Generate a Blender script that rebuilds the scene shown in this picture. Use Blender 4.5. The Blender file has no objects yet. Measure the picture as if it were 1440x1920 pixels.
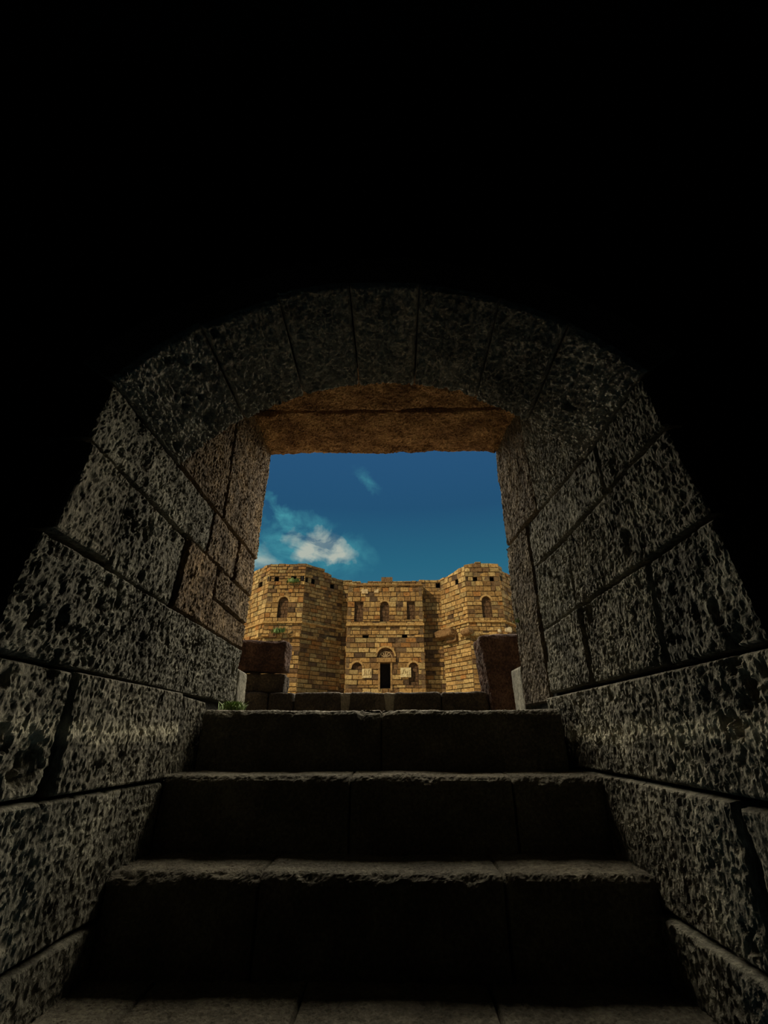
import bpy, math, random
import numpy as np
R_ = random.Random(7)
SC = bpy.context.scene
COL = SC.collection

# ------------------------------------------------------------------ camera
FOC = 848.0
TH = math.atan(425 / 848)
PSI = math.atan(20 / FOC * math.cos(TH))
cd = bpy.data.cameras.new('camera'); cam = bpy.data.objects.new('camera', cd); COL.objects.link(cam)
cd.sensor_fit = 'HORIZONTAL'; cd.sensor_width = 36; cd.lens = FOC / 1440 * 36
cd.clip_start = .02; cd.clip_end = 500
cam.location = (0, 0, 0); cam.rotation_euler = (math.pi / 2 + TH, 0, PSI)
SC.camera = cam


def ray(x, y):
    a = (x - 720) / FOC; b = -(y - 960) / FOC
    Y = math.cos(TH) - b * math.sin(TH); Z = math.sin(TH) + b * math.cos(TH)
    return (a * math.cos(PSI) - Y * math.sin(PSI), a * math.sin(PSI) + Y * math.cos(PSI), Z)


def onY(x, y, Y0):
    r = ray(x, y); t = Y0 / r[1]
    return r[0] * t, r[2] * t


# ------------------------------------------------------------------ sky, sun, exposure
EXPOSURE = 0.0
FILL = 15.0
SC.view_settings.view_transform = 'Standard'; SC.view_settings.look = 'None'
SC.view_settings.exposure = EXPOSURE; SC.view_settings.gamma = 1
SC.view_settings.use_curve_mapping = False


class NT:
    def __init__(s, tree):
        s.t = tree; s.n = tree.nodes; s.l = tree.links

    def new(s, typ, **kw):
        n = s.n.new(typ)
        for k, v in kw.items():
            if k.startswith('i_'):
                n.inputs[k[2:].replace('_', ' ')].default_value = v
            else:
                setattr(n, k, v)
        return n

    def lk(s, a, b): s.l.new(a, b)

    def math(s, op, a, b=None, c=None, clamp=False):
        n = s.n.new('ShaderNodeMath'); n.operation = op; n.use_clamp = clamp
        for i, v in enumerate((a, b, c)):
            if v is None: continue
            if isinstance(v, (int, float)): n.inputs[i].default_value = v
            else: s.l.new(v, n.inputs[i])
        return n.outputs[0]

    def mix(s, f, a, b, mode='MIX'):
        n = s.n.new('ShaderNodeMix'); n.data_type = 'RGBA'; n.blend_type = mode
        for sock, v in ((n.inputs[0], f), (n.inputs[6], a), (n.inputs[7], b)):
            if isinstance(v, (int, float)): sock.default_value = v
            elif isinstance(v, tuple): sock.default_value = v if len(v) == 4 else (*v, 1)
            else: s.l.new(v, sock)
        return n.outputs[2]

    def ramp(s, f, stops, interp='LINEAR'):
        n = s.n.new('ShaderNodeValToRGB'); n.color_ramp.interpolation = interp
        e = n.color_ramp.elements
        while len(e) < len(stops): e.new(.5)
        for i, (p, c) in enumerate(stops):
            e[i].position = p; e[i].color = (*c, 1) if len(c) == 3 else c
        if f is not None: s.l.new(f, n.inputs[0])
        return n.outputs[0]


W = bpy.data.worlds.new('sky'); SC.world = W; W.use_nodes = True
nt = NT(W.node_tree); nt.n.clear()
tc = nt.new('ShaderNodeTexCoord')
sep = nt.new('ShaderNodeSeparateXYZ'); nt.lk(tc.outputs['Generated'], sep.inputs[0])
el = nt.math('ARCSINE', sep.outputs[2])
grad = nt.ramp(nt.math('DIVIDE', el, math.pi / 2, clamp=True),
               [(0.0, (.060, .200, .270)), (.22, (.020, .125, .205)), (.30, (.0165, .080, .170)), (.42, (.022, .088, .205)), (1.0, (.016, .060, .150))])
wn = nt.new('ShaderNodeTexNoise', i_Scale=9.0, i_Detail=7.0, i_Roughness=.62, i_Distortion=.9)
mp = nt.new('ShaderNodeMapping'); mp.inputs['Scale'].default_value = (1, 1, 1.7)
nt.lk(tc.outputs['Generated'], mp.inputs[0]); nt.lk(mp.outputs[0], wn.inputs[0])
warp = nt.new('ShaderNodeTexNoise', i_Scale=14.0, i_Detail=4.0, i_Roughness=.6)
nt.lk(tc.outputs['Generated'], warp.inputs[0])
wv = nt.new('ShaderNodeVectorMath', operation='MULTIPLY_ADD')
nt.lk(warp.outputs['Color'], wv.inputs[0]); wv.inputs[1].default_value = (.11, .11, .11)
nt.lk(tc.outputs['Generated'], wv.inputs[2])
wsub = nt.new('ShaderNodeVectorMath', operation='SUBTRACT'); nt.lk(wv.outputs[0], wsub.inputs[0]); wsub.inputs[1].default_value = (.055, .055, .055)


def unit(v):
    l = math.sqrt(sum(a * a for a in v)); return tuple(a / l for a in v)


def blob(px, py, rx, rz, rot=0.0):
    """soft elliptical cloud bank around a direction in the sky"""
    d = unit(ray(px, py))
    s = nt.new('ShaderNodeVectorMath', operation='SUBTRACT'); nt.lk(wsub.outputs[0], s.inputs[0]); s.inputs[1].default_value = d
    m = nt.new('ShaderNodeMapping'); m.vector_type = 'TEXTURE'
    m.inputs['Rotation'].default_value = (0, rot, 0); m.inputs['Scale'].default_value = (rx, 1, rz)
    nt.lk(s.outputs[0], m.inputs[0])
    ln = nt.new('ShaderNodeVectorMath', operation='LENGTH'); nt.lk(m.outputs[0], ln.inputs[0])
    return nt.math('SUBTRACT', 1.0, ln.outputs['Value'], clamp=True)


core = nt.math('MAXIMUM', blob(602, 1033, .080, .034, .08), nt.math('MULTIPLY', blob(497, 1056, .06, .03, .5), .35))
veil = nt.math('MAXIMUM', nt.math('MAXIMUM', blob(590, 1030, .16, .065, .1), blob(535, 985, .13, .03, .62)),
               nt.math('MAXIMUM', nt.math('MULTIPLY', blob(692, 903, .035, .022, .6), .40), blob(480, 1040, .10, .075, .6)))
nz = nt.ramp(wn.outputs['Fac'], [(.36, (0, 0, 0)), (.62, (1, 1, 1))])
vf = nt.math('MULTIPLY', nt.math('MULTIPLY', veil, nz), 1.5, clamp=True)
cf = nt.math('MULTIPLY', nt.math('MULTIPLY', core, nt.math('ADD', nz, .15)), 2.0, clamp=True)
c1 = nt.mix(vf, grad, (.055, .27, .33))
c2 = nt.mix(cf, c1, (.42, .46, .40))
# below the horizon: sunlit earth haze
bg = nt.new('ShaderNodeBackground'); nt.lk(c2, bg.inputs[0]); bg.inputs[1].default_value = 1.0
out = nt.new('ShaderNodeOutputWorld'); nt.lk(bg.outputs[0], out.inputs[0])

SUNDIR = unit((-.77, -.63, .74))          # direction from the scene towards the sun (behind left)
from mathutils import Vector
sd = bpy.data.lights.new('sun', 'SUN'); sun = bpy.data.objects.new('sun', sd); COL.objects.link(sun)
sd.energy = 3.5; sd.angle = math.radians(.6); sd.color = (1.0, .84, .60)
sun.rotation_euler = Vector(SUNDIR).to_track_quat('Z', 'Y').to_euler(); sun.location = (-20, -15, 25)
# added fill: a very broad soft sun shining in to brighten the passage
gd = bpy.data.lights.new('passage_fill', 'SUN'); fill = bpy.data.objects.new('passage_fill', gd); COL.objects.link(fill)
gd.energy = FILL; gd.angle = math.radians(88); gd.color = (1.0, .88, .66)
fill.rotation_euler = Vector(unit((.03, 1.0, .86))).to_track_quat('Z', 'Y').to_euler(); fill.location = (0, 30, 25)


# ------------------------------------------------------------------ numpy noise
def _h(ix, iy, iz, s):
    n = (ix.astype(np.int64) * 374761393 + iy.astype(np.int64) * 668265263 + iz.astype(np.int64) * 2147483647 + s * 1274126177) & 0xffffffff
    n = ((n ^ (n >> 13)) * 1274126177) & 0xffffffff
    n = ((n ^ (n >> 15)) * 2246822519) & 0xffffffff
    return ((n ^ (n >> 16)) & 0xffffff) / float(0xffffff)


def vnoise(p, s=0):
    f = np.floor(p); t = p - f; t = t * t * (3 - 2 * t); i = f.astype(np.int64)
    r = 0
    for dx in (0, 1):
        for dy in (0, 1):
            for dz in (0, 1):
                w = (t[..., 0] if dx else 1 - t[..., 0]) * (t[..., 1] if dy else 1 - t[..., 1]) * (t[..., 2] if dz else 1 - t[..., 2])
                r = r + w * _h(i[..., 0] + dx, i[..., 1] + dy, i[..., 2] + dz, s)
    return r * 2 - 1


def fbm(p, o=4, s=0, g=.5):
    r = 0; a = 1; t = 0
    for k in range(o):
        r = r + a * vnoise(p * (2.03 ** k) + k * 17.3, s + k); t += a; a *= g
    return r / t


def pits(p, s=0, keep=.5):
    """1 at the heart of a hole, 0 outside"""
    f = np.floor(p).astype(np.int64); best = np.zeros(p.shape[:-1])
    for dx in (-1, 0, 1):
        for dy in (-1, 0, 1):
            for dz in (-1, 0, 1):
                c = f + np.array((dx, dy, dz))
                q = np.stack([c[..., k] + _h(c[..., 0], c[..., 1], c[..., 2], s + k + 1) for k in range(3)], -1)
                d = np.sqrt(((q - p) ** 2).sum(-1))
                rad = .16 + .36 * _h(c[..., 0], c[..., 1], c[..., 2], s + 9) ** 2
                on = _h(c[..., 0], c[..., 1], c[..., 2], s + 11) < keep
                v = np.clip((rad - d) / .13, 0, 1) * on
                best = np.maximum(best, v)
    return best


# ------------------------------------------------------------------ materials
def stone_mat(name, dark, mid, light, scale=1.0, bump=1.0, streak=1.0, rough=.92, band_z=None):
    m = bpy.data.materials.new(name); m.use_nodes = True
    t = NT(m.node_tree); t.n.clear()
    tc = t.new('ShaderNodeNewGeometry')
    mp = t.new('ShaderNodeMapping'); mp.inputs['Scale'].default_value = (scale, scale, scale * streak)
    t.lk(tc.outputs['Position'], mp.inputs[0])
    n1 = t.new('ShaderNodeTexNoise', i_Scale=64.0, i_Detail=8.0, i_Roughness=.68, i_Distortion=.4); t.lk(mp.outputs[0], n1.inputs[0])
    n2 = t.new('ShaderNodeTexNoise', i_Scale=4.5, i_Detail=5.0, i_Roughness=.6); t.lk(tc.outputs['Position'], n2.inputs[0])
    n3 = t.new('ShaderNodeTexNoise', i_Scale=210.0, i_Detail=5.0, i_Roughness=.75); t.lk(mp.outputs[0], n3.inputs[0])
    vo = t.new('ShaderNodeTexVoronoi', i_Scale=60.0, i_Randomness=1.0); t.lk(mp.outputs[0], vo.inputs[0])
    f = t.math('ADD', t.math('MULTIPLY', n1.outputs['Fac'], .55), t.math('MULTIPLY', n2.outputs['Fac'], .45))
    c = t.ramp(f, [(.38, dark), (.5, mid), (.62, light)])
    at = t.new('ShaderNodeAttribute', attribute_name='tone')
    c = t.mix(1.0, c, at.outputs['Color'], 'MULTIPLY')
    if band_z:                                  # paler band along the passage at eye height
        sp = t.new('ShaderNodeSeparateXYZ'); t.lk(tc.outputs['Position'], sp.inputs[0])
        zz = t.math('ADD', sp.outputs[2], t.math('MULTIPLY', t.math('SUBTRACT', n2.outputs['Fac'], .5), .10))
        b = t.math('SUBTRACT', 1.0, t.math('DIVIDE', t.math('ABSOLUTE', t.math('SUBTRACT', zz, band_z)), .05), clamp=True)
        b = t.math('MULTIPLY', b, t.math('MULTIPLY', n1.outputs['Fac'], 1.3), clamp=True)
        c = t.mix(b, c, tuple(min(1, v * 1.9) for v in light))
    bs = t.new('ShaderNodeBsdfPrincipled', i_Roughness=rough)
    bs.inputs['Specular IOR Level'].default_value = .25
    t.lk(c, bs.inputs['Base Color'])
    h = t.math('ADD', t.math('MULTIPLY', n1.outputs['Fac'], 1.0), t.math('MULTIPLY', n3.outputs['Fac'], .5))
    h = t.math('ADD', h, t.math('MULTIPLY', t.math('MINIMUM', vo.outputs['Distance'], .35), .8))
    bp = t.new('ShaderNodeBump', i_Strength=1.0, i_Distance=.026 * bump); t.lk(h, bp.inputs['Height'])
    t.lk(bp.outputs[0], bs.inputs['Normal'])
    o = t.new('ShaderNodeOutputMaterial'); t.lk(bs.outputs[0], o.inputs[0])
    return m


M_BASALT = stone_mat('pitted_basalt', (.058, .055, .042), (.165, .156, .120), (.36, .34, .26), streak=.45)
M_BASALT_BAND = stone_mat('banded_basalt', (.058, .055, .042), (.165, .156, .120), (.36, .34, .26), streak=.45, bump=.8, band_z=.02)
M_VAULT = stone_mat('vault_basalt', (.24, .23, .20), (.56, .53, .45), (.82, .79, .68), streak=1.0, bump=2.8)
M_BROWN = stone_mat('brown_basalt', (.055, .034, .017), (.15, .10, .052), (.38, .265, .14), streak=.35, bump=1.1)
M_LINTEL = stone_mat('rust_stained_lintel', (.12, .06, .03), (.36, .20, .09), (.66, .42, .20), streak=1.0, bump=.7)
M_STEP = stone_mat('worn_step_stone', (.050, .045, .034), (.100, .092, .070), (.19, .175, .13), streak=1.0, bump=.45)
M_RED = stone_mat('reddish_basalt', (.028, .015, .010), (.085, .042, .027), (.21, .115, .075), streak=.7, bump=1.0)
M_KERB = stone_mat('dark_kerb_basalt', (.025, .020, .015), (.070, .054, .038), (.16, .12, .08), streak=.8, bump=1.0)
M_MORTAR = stone_mat('pale_mortar', (.12, .10, .075), (.22, .19, .14), (.34, .30, .22), bump=.5)
M_SHADE = stone_mat('shade_black_basalt', (.012, .012, .012), (.03, .03, .028), (.05, .05, .045))  # near-black colour paints in the dark of the unlit gallery
M_JOINT = stone_mat('dark_joint_fill', (.02, .019, .015), (.05, .048, .04), (.09, .085, .07))
M_FAC = stone_mat('golden_ashlar', (.36, .30, .22), (.80, .74, .64), (1.0, 1.0, .95), scale=.12, bump=5.0, streak=.5)
M_FJOINT = stone_mat('facade_mortar', (.10, .06, .025), (.16, .10, .045), (.26, .17, .07), scale=.12, bump=2)
M_GROUND = stone_mat('sunlit_gravel', (.16, .13, .09), (.28, .22, .15), (.38, .31, .21), scale=.3)
M_VOID = stone_mat('dark_interior', (.01, .008, .007), (.02, .016, .013), (.03, .024, .02))


def plant_mat():
    m = bpy.data.materials.new('green_leaf'); m.use_nodes = True; t = NT(m.node_tree)
    b = t.n['Principled BSDF']; n = t.new('ShaderNodeTexNoise', i_Scale=30.0)
    t.lk(t.ramp(n.outputs['Fac'], [(.3, (.05, .10, .02)), (.7, (.20, .30, .07))]), b.inputs['Base Color'])
    b.inputs['Roughness'].default_value = .7
    return m


M_LEAF = plant_mat()


# ------------------------------------------------------------------ object helpers
def tag(o, label=None, cat=None, group=None, kind=None):
    for k, v in (('label', label), ('category', cat), ('group', group), ('kind', kind)):
        if v: o[k] = v
    return o


def empty(name, loc, label=None, cat=None, group=None, kind=None, parent=None):
    o = bpy.data.objects.new(name, None); COL.objects.link(o); o.location = loc; o.empty_display_size = .2
    if parent:
        o.parent = parent; pl = world_loc(parent); o.location = tuple(loc[k] - pl[k] for k in range(3))
    return tag(o, label, cat, group, kind)


def world_loc(o):
    x = [0, 0, 0]
    while o:
        for k in range(3): x[k] += o.location[k]
        o = o.parent
    return tuple(x)


def mesh_obj(name, verts, faces, mat, parent=None, tone=(1, 1, 1), smooth=False, origin=None):
    """verts in world coordinates; origin moved to `origin` (default: the parent's place)"""
    v = np.asarray(verts, dtype=np.float64).reshape(-1, 3)
    pl = world_loc(parent) if parent else (0, 0, 0)
    og = origin if origin is not None else pl
    me = bpy.data.meshes.new(name)
    me.from_pydata((v - np.array(og)).tolist(), [], faces if isinstance(faces, list) else faces.tolist())
    if smooth: me.polygons.foreach_set('use_smooth', [True] * len(me.polygons))
    at = me.color_attributes.new('tone', 'FLOAT_COLOR', 'POINT')
    if isinstance(tone, tuple):
        a = np.tile(np.array((*tone, 1.0), dtype=np.float32), (len(v), 1))
    else:
        a = np.concatenate([tone, np.ones((len(v), 1))], 1).astype(np.float32)
    at.data.foreach_set('color', a.ravel())
    me.materials.append(mat); me.update()
    o = bpy.data.objects.new(name, me); COL.objects.link(o)
    o.parent = parent; o.location = tuple(og[k] - pl[k] for k in range(3))
    return o


BOXF = [(0, 3, 2, 1), (4, 5, 6, 7), (0, 1, 5, 4), (1, 2, 6, 5), (2, 3, 7, 6), (3, 0, 4, 7)]


def boxv(x0, x1, y0, y1, z0, z1):
    return [(x0, y0, z0), (x1, y0, z0), (x1, y1, z0), (x0, y1, z0), (x0, y0, z1), (x1, y0, z1), (x1, y1, z1), (x0, y1, z1)]


def boxes_obj(name, bl, mat, parent=None, tone=(1, 1, 1), kind=None, origin=None):
    V = []; F = []
    for b in bl:
        n = len(V); V += boxv(*b) if len(b) == 6 and not isinstance(b[0], tuple) else list(b)
        F += [tuple(i + n for i in f) for f in BOXF]
    o = mesh_obj(name, V, F, mat, parent, tone, origin=origin)
    if kind: o['kind'] = kind
    return o


HOLES = []


def hole_on_wall(px, py, side, r, dep=.03, el=1.5):
    a = ray(px, py); x = XL if side < 0 else .94; t = x / a[0]; HOLES.append((x, a[1] * t, a[2] * t, r, dep, el))


def sheet_stone(name, P, N, depth, mat, parent, gap=.004, rnd=.02, amp=.012, hole=.0, hole_s=22.0, keep=.4, seed=0, tone=(1, 1, 1), stretch=(1, 1, .45), edge_chip=.012, rough=.006, fq=74):
    """one stone: front surface grid P (nv,nu,3) with unit normals N, rough relief, rounded rim, closed back"""
    nv, nu = P.shape[:2]
    lu = np.concatenate([np.zeros((nv, 1)), np.cumsum(np.linalg.norm(np.diff(P, axis=1), axis=2), 1)], 1)
    lv = np.concatenate([np.zeros((1, nu)), np.cumsum(np.linalg.norm(np.diff(P, axis=0), axis=2), 0)], 0)
    d = np.minimum(np.minimum(lu, lu[:, -1:] - lu), np.minimum(lv, lv[-1:, :] - lv))
    q = P * np.array(stretch)
    big = fbm(P * 3.1 + seed, 3, seed)
    fine = 1 - 2 * np.abs(fbm(q * fq + seed, 2, seed + 5, .55))
    med = fbm(q * 14 + seed, 4, seed + 9, .6)
    disp = amp * .7 * big + amp * .9 * med + rough * fine
    if hole > 0:
        msk = np.clip(.55 + 1.2 * fbm(P * 2.6 + 3 + seed, 2, seed + 21), 0, 1)
        disp = disp - hole * pits(q * np.array((1, 1, 1.5)) * hole_s, seed + 31, keep) * msk
        disp = disp - hole * .45 * pits(q * np.array((1, 1, 1.5)) * hole_s * 2.1, seed + 41, keep) * np.clip(msk + .2, 0, 1)
        disp = disp - hole * 1.7 * pits(q * np.array((1, 1, 1.3)) * hole_s * .45, seed + 51, keep * .35) * msk
    for (hx, hy, hz, hr, hd, el) in HOLES:
        dd = np.sqrt((P[..., 0] - hx) ** 2 + (P[..., 1] - hy) ** 2 + ((P[..., 2] - hz) / el) ** 2)
        if dd.min() < hr * 1.5: disp = disp - hd * np.clip((hr * (1 + .5 * fbm(P * 45, 2, seed)) - dd) / (hr * .35), 0, 1)
    dn = np.clip(d - edge_chip * np.clip(fbm(P * 11 + seed, 3, seed + 13) + .1, 0, 1), 0, 1)
    t = np.clip(dn / rnd, 0, 1)
    disp = disp * (0.35 + .65 * t) - rnd * (1 - np.sqrt(np.clip(1 - (1 - t) ** 2, 0, 1))) - np.where(dn <= 0, .01, 0)
    V = P + N * disp[..., None]
    # pull the rim in to leave an open joint, with a wandering line
    c = P.reshape(-1, 3).mean(0)
    rim = d < 1e-9
    w = gap * (1 + .8 * fbm(P * 9, 2, seed + 3))
    inw = c - V; inw = inw - (inw * N).sum(-1, keepdims=True) * N; inw /= np.maximum(np.linalg.norm(inw, axis=-1, keepdims=True), 1e-6)
    V = V + inw * (w * (d < rnd))[..., None] * 1.0
    idx = np.arange(nu * nv).reshape(nv, nu)
    F = np.stack([idx[:-1, :-1], idx[:-1, 1:], idx[1:, 1:], idx[1:, :-1]], -1).reshape(-1, 4).tolist()
    ring = list(idx[0, :]) + list(idx[1:, -1]) + list(idx[-1, -2::-1]) + list(idx[-2:0:-1, 0])
    Vf = V.reshape(-1, 3); Nf = N.reshape(-1, 3); Pf = P.reshape(-1, 3)
    back = Vf[ring] - Nf[ring] * depth
    n0 = len(Vf); k = len(ring)
    for i in range(k):
        j = (i + 1) % k
        F.append((ring[j], ring[i], n0 + i, n0 + j))
    F.append(tuple(n0 + i for i in range(k)))
    F = [tuple(int(a) for a in f) for f in F]
    # orientation: make the front face along N
    a, b, cc = Vf[F[0][0]], Vf[F[0][1]], Vf[F[0][2]]
    if np.dot(np.cross(b - a, cc - a), Nf[0]) < 0: F = [tuple(reversed(f)) for f in F]
    return mesh_obj(name, np.concatenate([Vf, back]), F, mat, parent, tone, smooth=False)


def quadgrid(c, res):
    """c: four 3-D corners (00,10,11,01)"""
    c = np.array(c, float)
    w = max(np.linalg.norm(c[1] - c[0]), np.linalg.norm(c[2] - c[3])); h = max(np.linalg.norm(c[3] - c[0]), np.linalg.norm(c[2] - c[1]))
    nu = max(6, int(w / res) + 1); nv = max(6, int(h / res) + 1)
    u = np.linspace(0, 1, nu)[None, :, None]; v = np.linspace(0, 1, nv)[:, None, None]
    return c[0] * (1 - u) * (1 - v) + c[1] * u * (1 - v) + c[2] * u * v + c[3] * (1 - u) * v


def rough_block(name, c8, mat, parent=None, n=14, rnd=.03, amp=.015, seed=0, tone=(1, 1, 1), freq=6, fine=.3, origin=None):
    """box-like boulder from 8 corners (bottom 4 ccw, top 4), rounded and rough"""
    c8 = np.array(c8, float)
    g = np.linspace(0, 1, n + 1); V = {}; F = []; pts = []

    def vid(a):
        k = tuple(round(x, 5) for x in a)
        if k not in V: V[k] = len(pts); pts.append(k)
        return V[k]
    for ax in range(3):
        for s in (0, 1):
            o1, o2 = [(1, 2), (2, 0), (0, 1)][ax]
            for i in range(n):
                for j in range(n):
                    q = []
                    for a, b in ((i, j), (i + 1, j), (i + 1, j + 1), (i, j + 1)):
                        p = [0, 0, 0]; p[ax] = s; p[o1] = g[a]; p[o2] = g[b]; q.append(vid(p))
                    F.append(tuple(q) if s else tuple(reversed(q)))
    p = np.array(pts); u, v, w = p[:, 0:1], p[:, 1:2], p[:, 2:3]
    B = c8[0] * (1 - u) * (1 - v) + c8[1] * u * (1 - v) + c8[2] * u * v + c8[3] * (1 - u) * v
    T = c8[4] * (1 - u) * (1 - v) + c8[5] * u * (1 - v) + c8[6] * u * v + c8[7] * (1 - u) * v
    X = B * (1 - w) + T * w
    size = np.array([np.linalg.norm(c8[1] - c8[0]), np.linalg.norm(c8[3] - c8[0]), np.linalg.norm(c8[4] - c8[0])])
    L = p * size; r = min(rnd, size.min() * .45)
    cl = np.clip(L, r, size - r); dv = L - cl; ln = np.linalg.norm(dv, axis=1, keepdims=True)
    newL = np.where(ln > 1e-9, cl + dv / np.maximum(ln, 1e-9) * np.minimum(ln, r), L)
    # world offset of the rounding
    ax_ = np.array([(c8[1] - c8[0]) / size[0], (c8[3] - c8[0]) / size[1], (c8[4] - c8[0]) / size[2]])
    X = X + (newL - L) @ ax_
    nn = (dv / np.maximum(ln, 1e-9)) @ ax_
    X = X + nn * (amp * fbm(X * freq + seed, 3, seed) + amp * fine * (1 - 2 * np.abs(fbm(X * freq * 5 + seed, 3, seed + 4))))[:, None]
    return mesh_obj(name, X, F, mat, parent, tone, origin=origin)


def tones(r, spread=.12, warm=.05):
    k = 1 + r.uniform(-spread, spread); w = r.uniform(-warm, warm)
    return (k * (1 + w), k, k * (1 - w))


# ================================================================== THE PASSAGE
XL = -1.06


def XR(y): return .94 - max(0, y - 2.9) * .12


RES = .0068
DOUT = 3.26
# ---- left wall
wl = boxes_obj('wall_left', [(-5.0, XL - .05, 1.34, DOUT - .08, -.95, 2.9)], M_JOINT)
tag(wl, 'left wall of the dark passage, large pitted basalt blocks', None, None, 'structure')
LB = [  # corners (y,z) x4, hole depth, keep, material, proud
    ((1.15, -.98), (2.2, -.98), (2.2, -.575), (1.15, -.575), .004, .2, 0, .012),
    ((1.14, -.565), (2.75, -.565), (2.75, -.175), (1.14, -.165), .006, .3, 0, .006),
    ((1.14, -.155), (1.567, -.155), (1.540, .197), (1.15, .20), .016, .55, 1, 0),
    ((1.592, -.160), (2.408, -.165), (2.385, .203), (1.562, .199), .006, .25, 1, .016),
    ((2.436, -.165), (2.95, -.165), (2.72, .185), (2.412, .195), .004, .2, 0, .0),
    ((1.17, .208), (3.19, .20), (3.21, .55), (1.22, .562), .020, .60, 0, .004),
    ((1.235, .575), (1.560, .585), (1.545, .915), (1.275, .925), .004, .2, 0, .012),
    ((1.578, .57), (2.090, .562), (2.112, .915), (1.565, .925), .022, .55, 0, -.002),
    ((2.118, .562), (2.545, .562), (2.545, .925), (2.138, .925), .006, .25, 3, .006),
    ((2.565, .562), (3.21, .562), (3.22, .72), (2.57, .735), .006, .3, 3, .0),
    ((2.565, .742), (3.22, .73), (3.22, .925), (2.565, .925), .006, .3, 3, .008),
    ((1.262, .935), (2.350, .935), (2.372, 1.205), (1.30, 1.205), .012, .35, 2, .003),
    ((2.378, .935), (2.83, .935), (2.84, 1.215), (2.395, 1.215), .008, .3, 3, .0),
    ((2.85, .935), (3.23, .935), (3.23, 1.215), (2.86, 1.215), .004, .2, 3, .01),
    ((1.86, 1.222), (2.50, 1.225), (2.42, 2.26), (1.86, 2.26), .008, .3, 3, .002),
    ((2.515, 1.225), (3.25, 1.225), (3.25, 2.26), (2.435, 2.26), .006, .2, 3, .010),
]


def side_stones(spec, side, parent):
    mats = [M_BASALT, M_BASALT_BAND, M_BASALT, M_BROWN]
    for i, s in enumerate(spec):
        (a, b, c, d), hole, keep, mi, pr = s[:4], s[4], s[5], s[6], s[7]
        if side < 0: cs = [(XL + pr, *p) for p in (a, b, c, d)]
        else: cs = [(XR(p[0]) - pr, *p) for p in (a, b, c, d)]
        far = (a[0] + b[0]) / 2
        res = .0054 if far < 2.3 else RES
        P = quadgrid(cs, res)
        N = np.zeros_like(P); N[..., 0] = -side
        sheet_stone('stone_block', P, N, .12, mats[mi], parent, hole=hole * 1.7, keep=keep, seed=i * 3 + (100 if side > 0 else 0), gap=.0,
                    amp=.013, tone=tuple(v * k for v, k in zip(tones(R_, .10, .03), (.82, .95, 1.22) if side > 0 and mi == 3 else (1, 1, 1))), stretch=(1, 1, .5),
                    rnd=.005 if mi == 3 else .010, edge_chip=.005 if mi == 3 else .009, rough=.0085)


for h in ((275, 1000, .026), (265, 1080, .02), (297, 1103, .016), (100, 1245, .03), (167, 1240, .014), (203, 1182, .013), (245, 1190, .011), (405, 1240, .012), (392, 1237, .009),
          (365, 1210, .009), (185, 1130, .02), (270, 1145, .013), (110, 1160, .028), (60, 1150, .018), (48, 1170, .014), (265, 1215, .014), (170, 1430, .014), (35, 1440, .04),
          (218, 1105, .016), (200, 1090, .014), (320, 960, .013), (375, 995, .010), (240, 960, .02), (250, 985, .016), (80, 1470, .035), (140, 1180, .012), (310, 1240, .01), (225, 1180, .014)):
    hole_on_wall(h[0], h[1], -1, h[2])
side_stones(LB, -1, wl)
for cs in (((XL - .005, 3.20, .12), (XL - .02, 3.45, .12), (XL - .02, 3.44, .40), (XL - .005, 3.20, .425)),):
    pass

# ---- right wall
wr = boxes_obj('wall_right', [(.99, 5.0, 1.34, 2.9, -.95, 2.9), (.95, 5.0, 2.85, DOUT - .04, -.2, 2.9)], M_JOINT)
tag(wr, 'right wall of the dark passage, large pitted basalt blocks', None, None, 'structure')
RB = [
    ((1.15, -.98), (2.2, -.98), (2.2, -.54), (1.15, -.54), .004, .2, 0, .035),
    ((1.14, -.53), (1.485, -.53), (1.478, -.165), (1.14, -.16), .014, .4, 0, 0),
    ((1.515, -.53), (2.8, -.53), (2.8, -.135), (1.505, -.155), .008, .3, 0, .012),
    ((1.15, -.145), (2.98, -.125), (2.98, .222), (1.16, .205), .014, .45, 1, .004),
    ((1.17, .217), (1.618, .222), (1.578, .575), (1.21, .578), .016, .5, 0, .0),
    ((1.645, .226), (2.262, .232), (2.238, .588), (1.600, .578), .016, .45, 0, .006),
    ((2.292, .236), (2.90, .24), (2.87, .60), (2.265, .59), .006, .3, 0, .010),
    ((1.215, .592), (2.30, .604), (2.225, .955), (1.27, .945), .008, .4, 0, .006),
    ((2.325, .608), (2.90, .612), (2.88, 1.01), (2.25, .962), .010, .3, 0, -.006),
    ((2.925, .20), (3.34, .20), (3.31, 1.33), (2.90, 1.33), .005, .25, 3, .0),
    ((1.275, .962), (1.740, .965), (1.725, 1.205), (1.30, 1.205), .006, .3, 2, .010),
    ((1.778, .968), (2.88, 1.022), (2.88, 1.325), (1.765, 1.205), .016, .5, 0, .0),
    ((1.86, 1.222), (2.62, 1.31), (2.66, 2.26), (1.86, 2.26), .010, .3, 2, .004),
    ((2.635, 1.335), (3.30, 1.345), (3.28, 2.26), (2.68, 2.26), .006, .25, 3, -.004),
]
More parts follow.
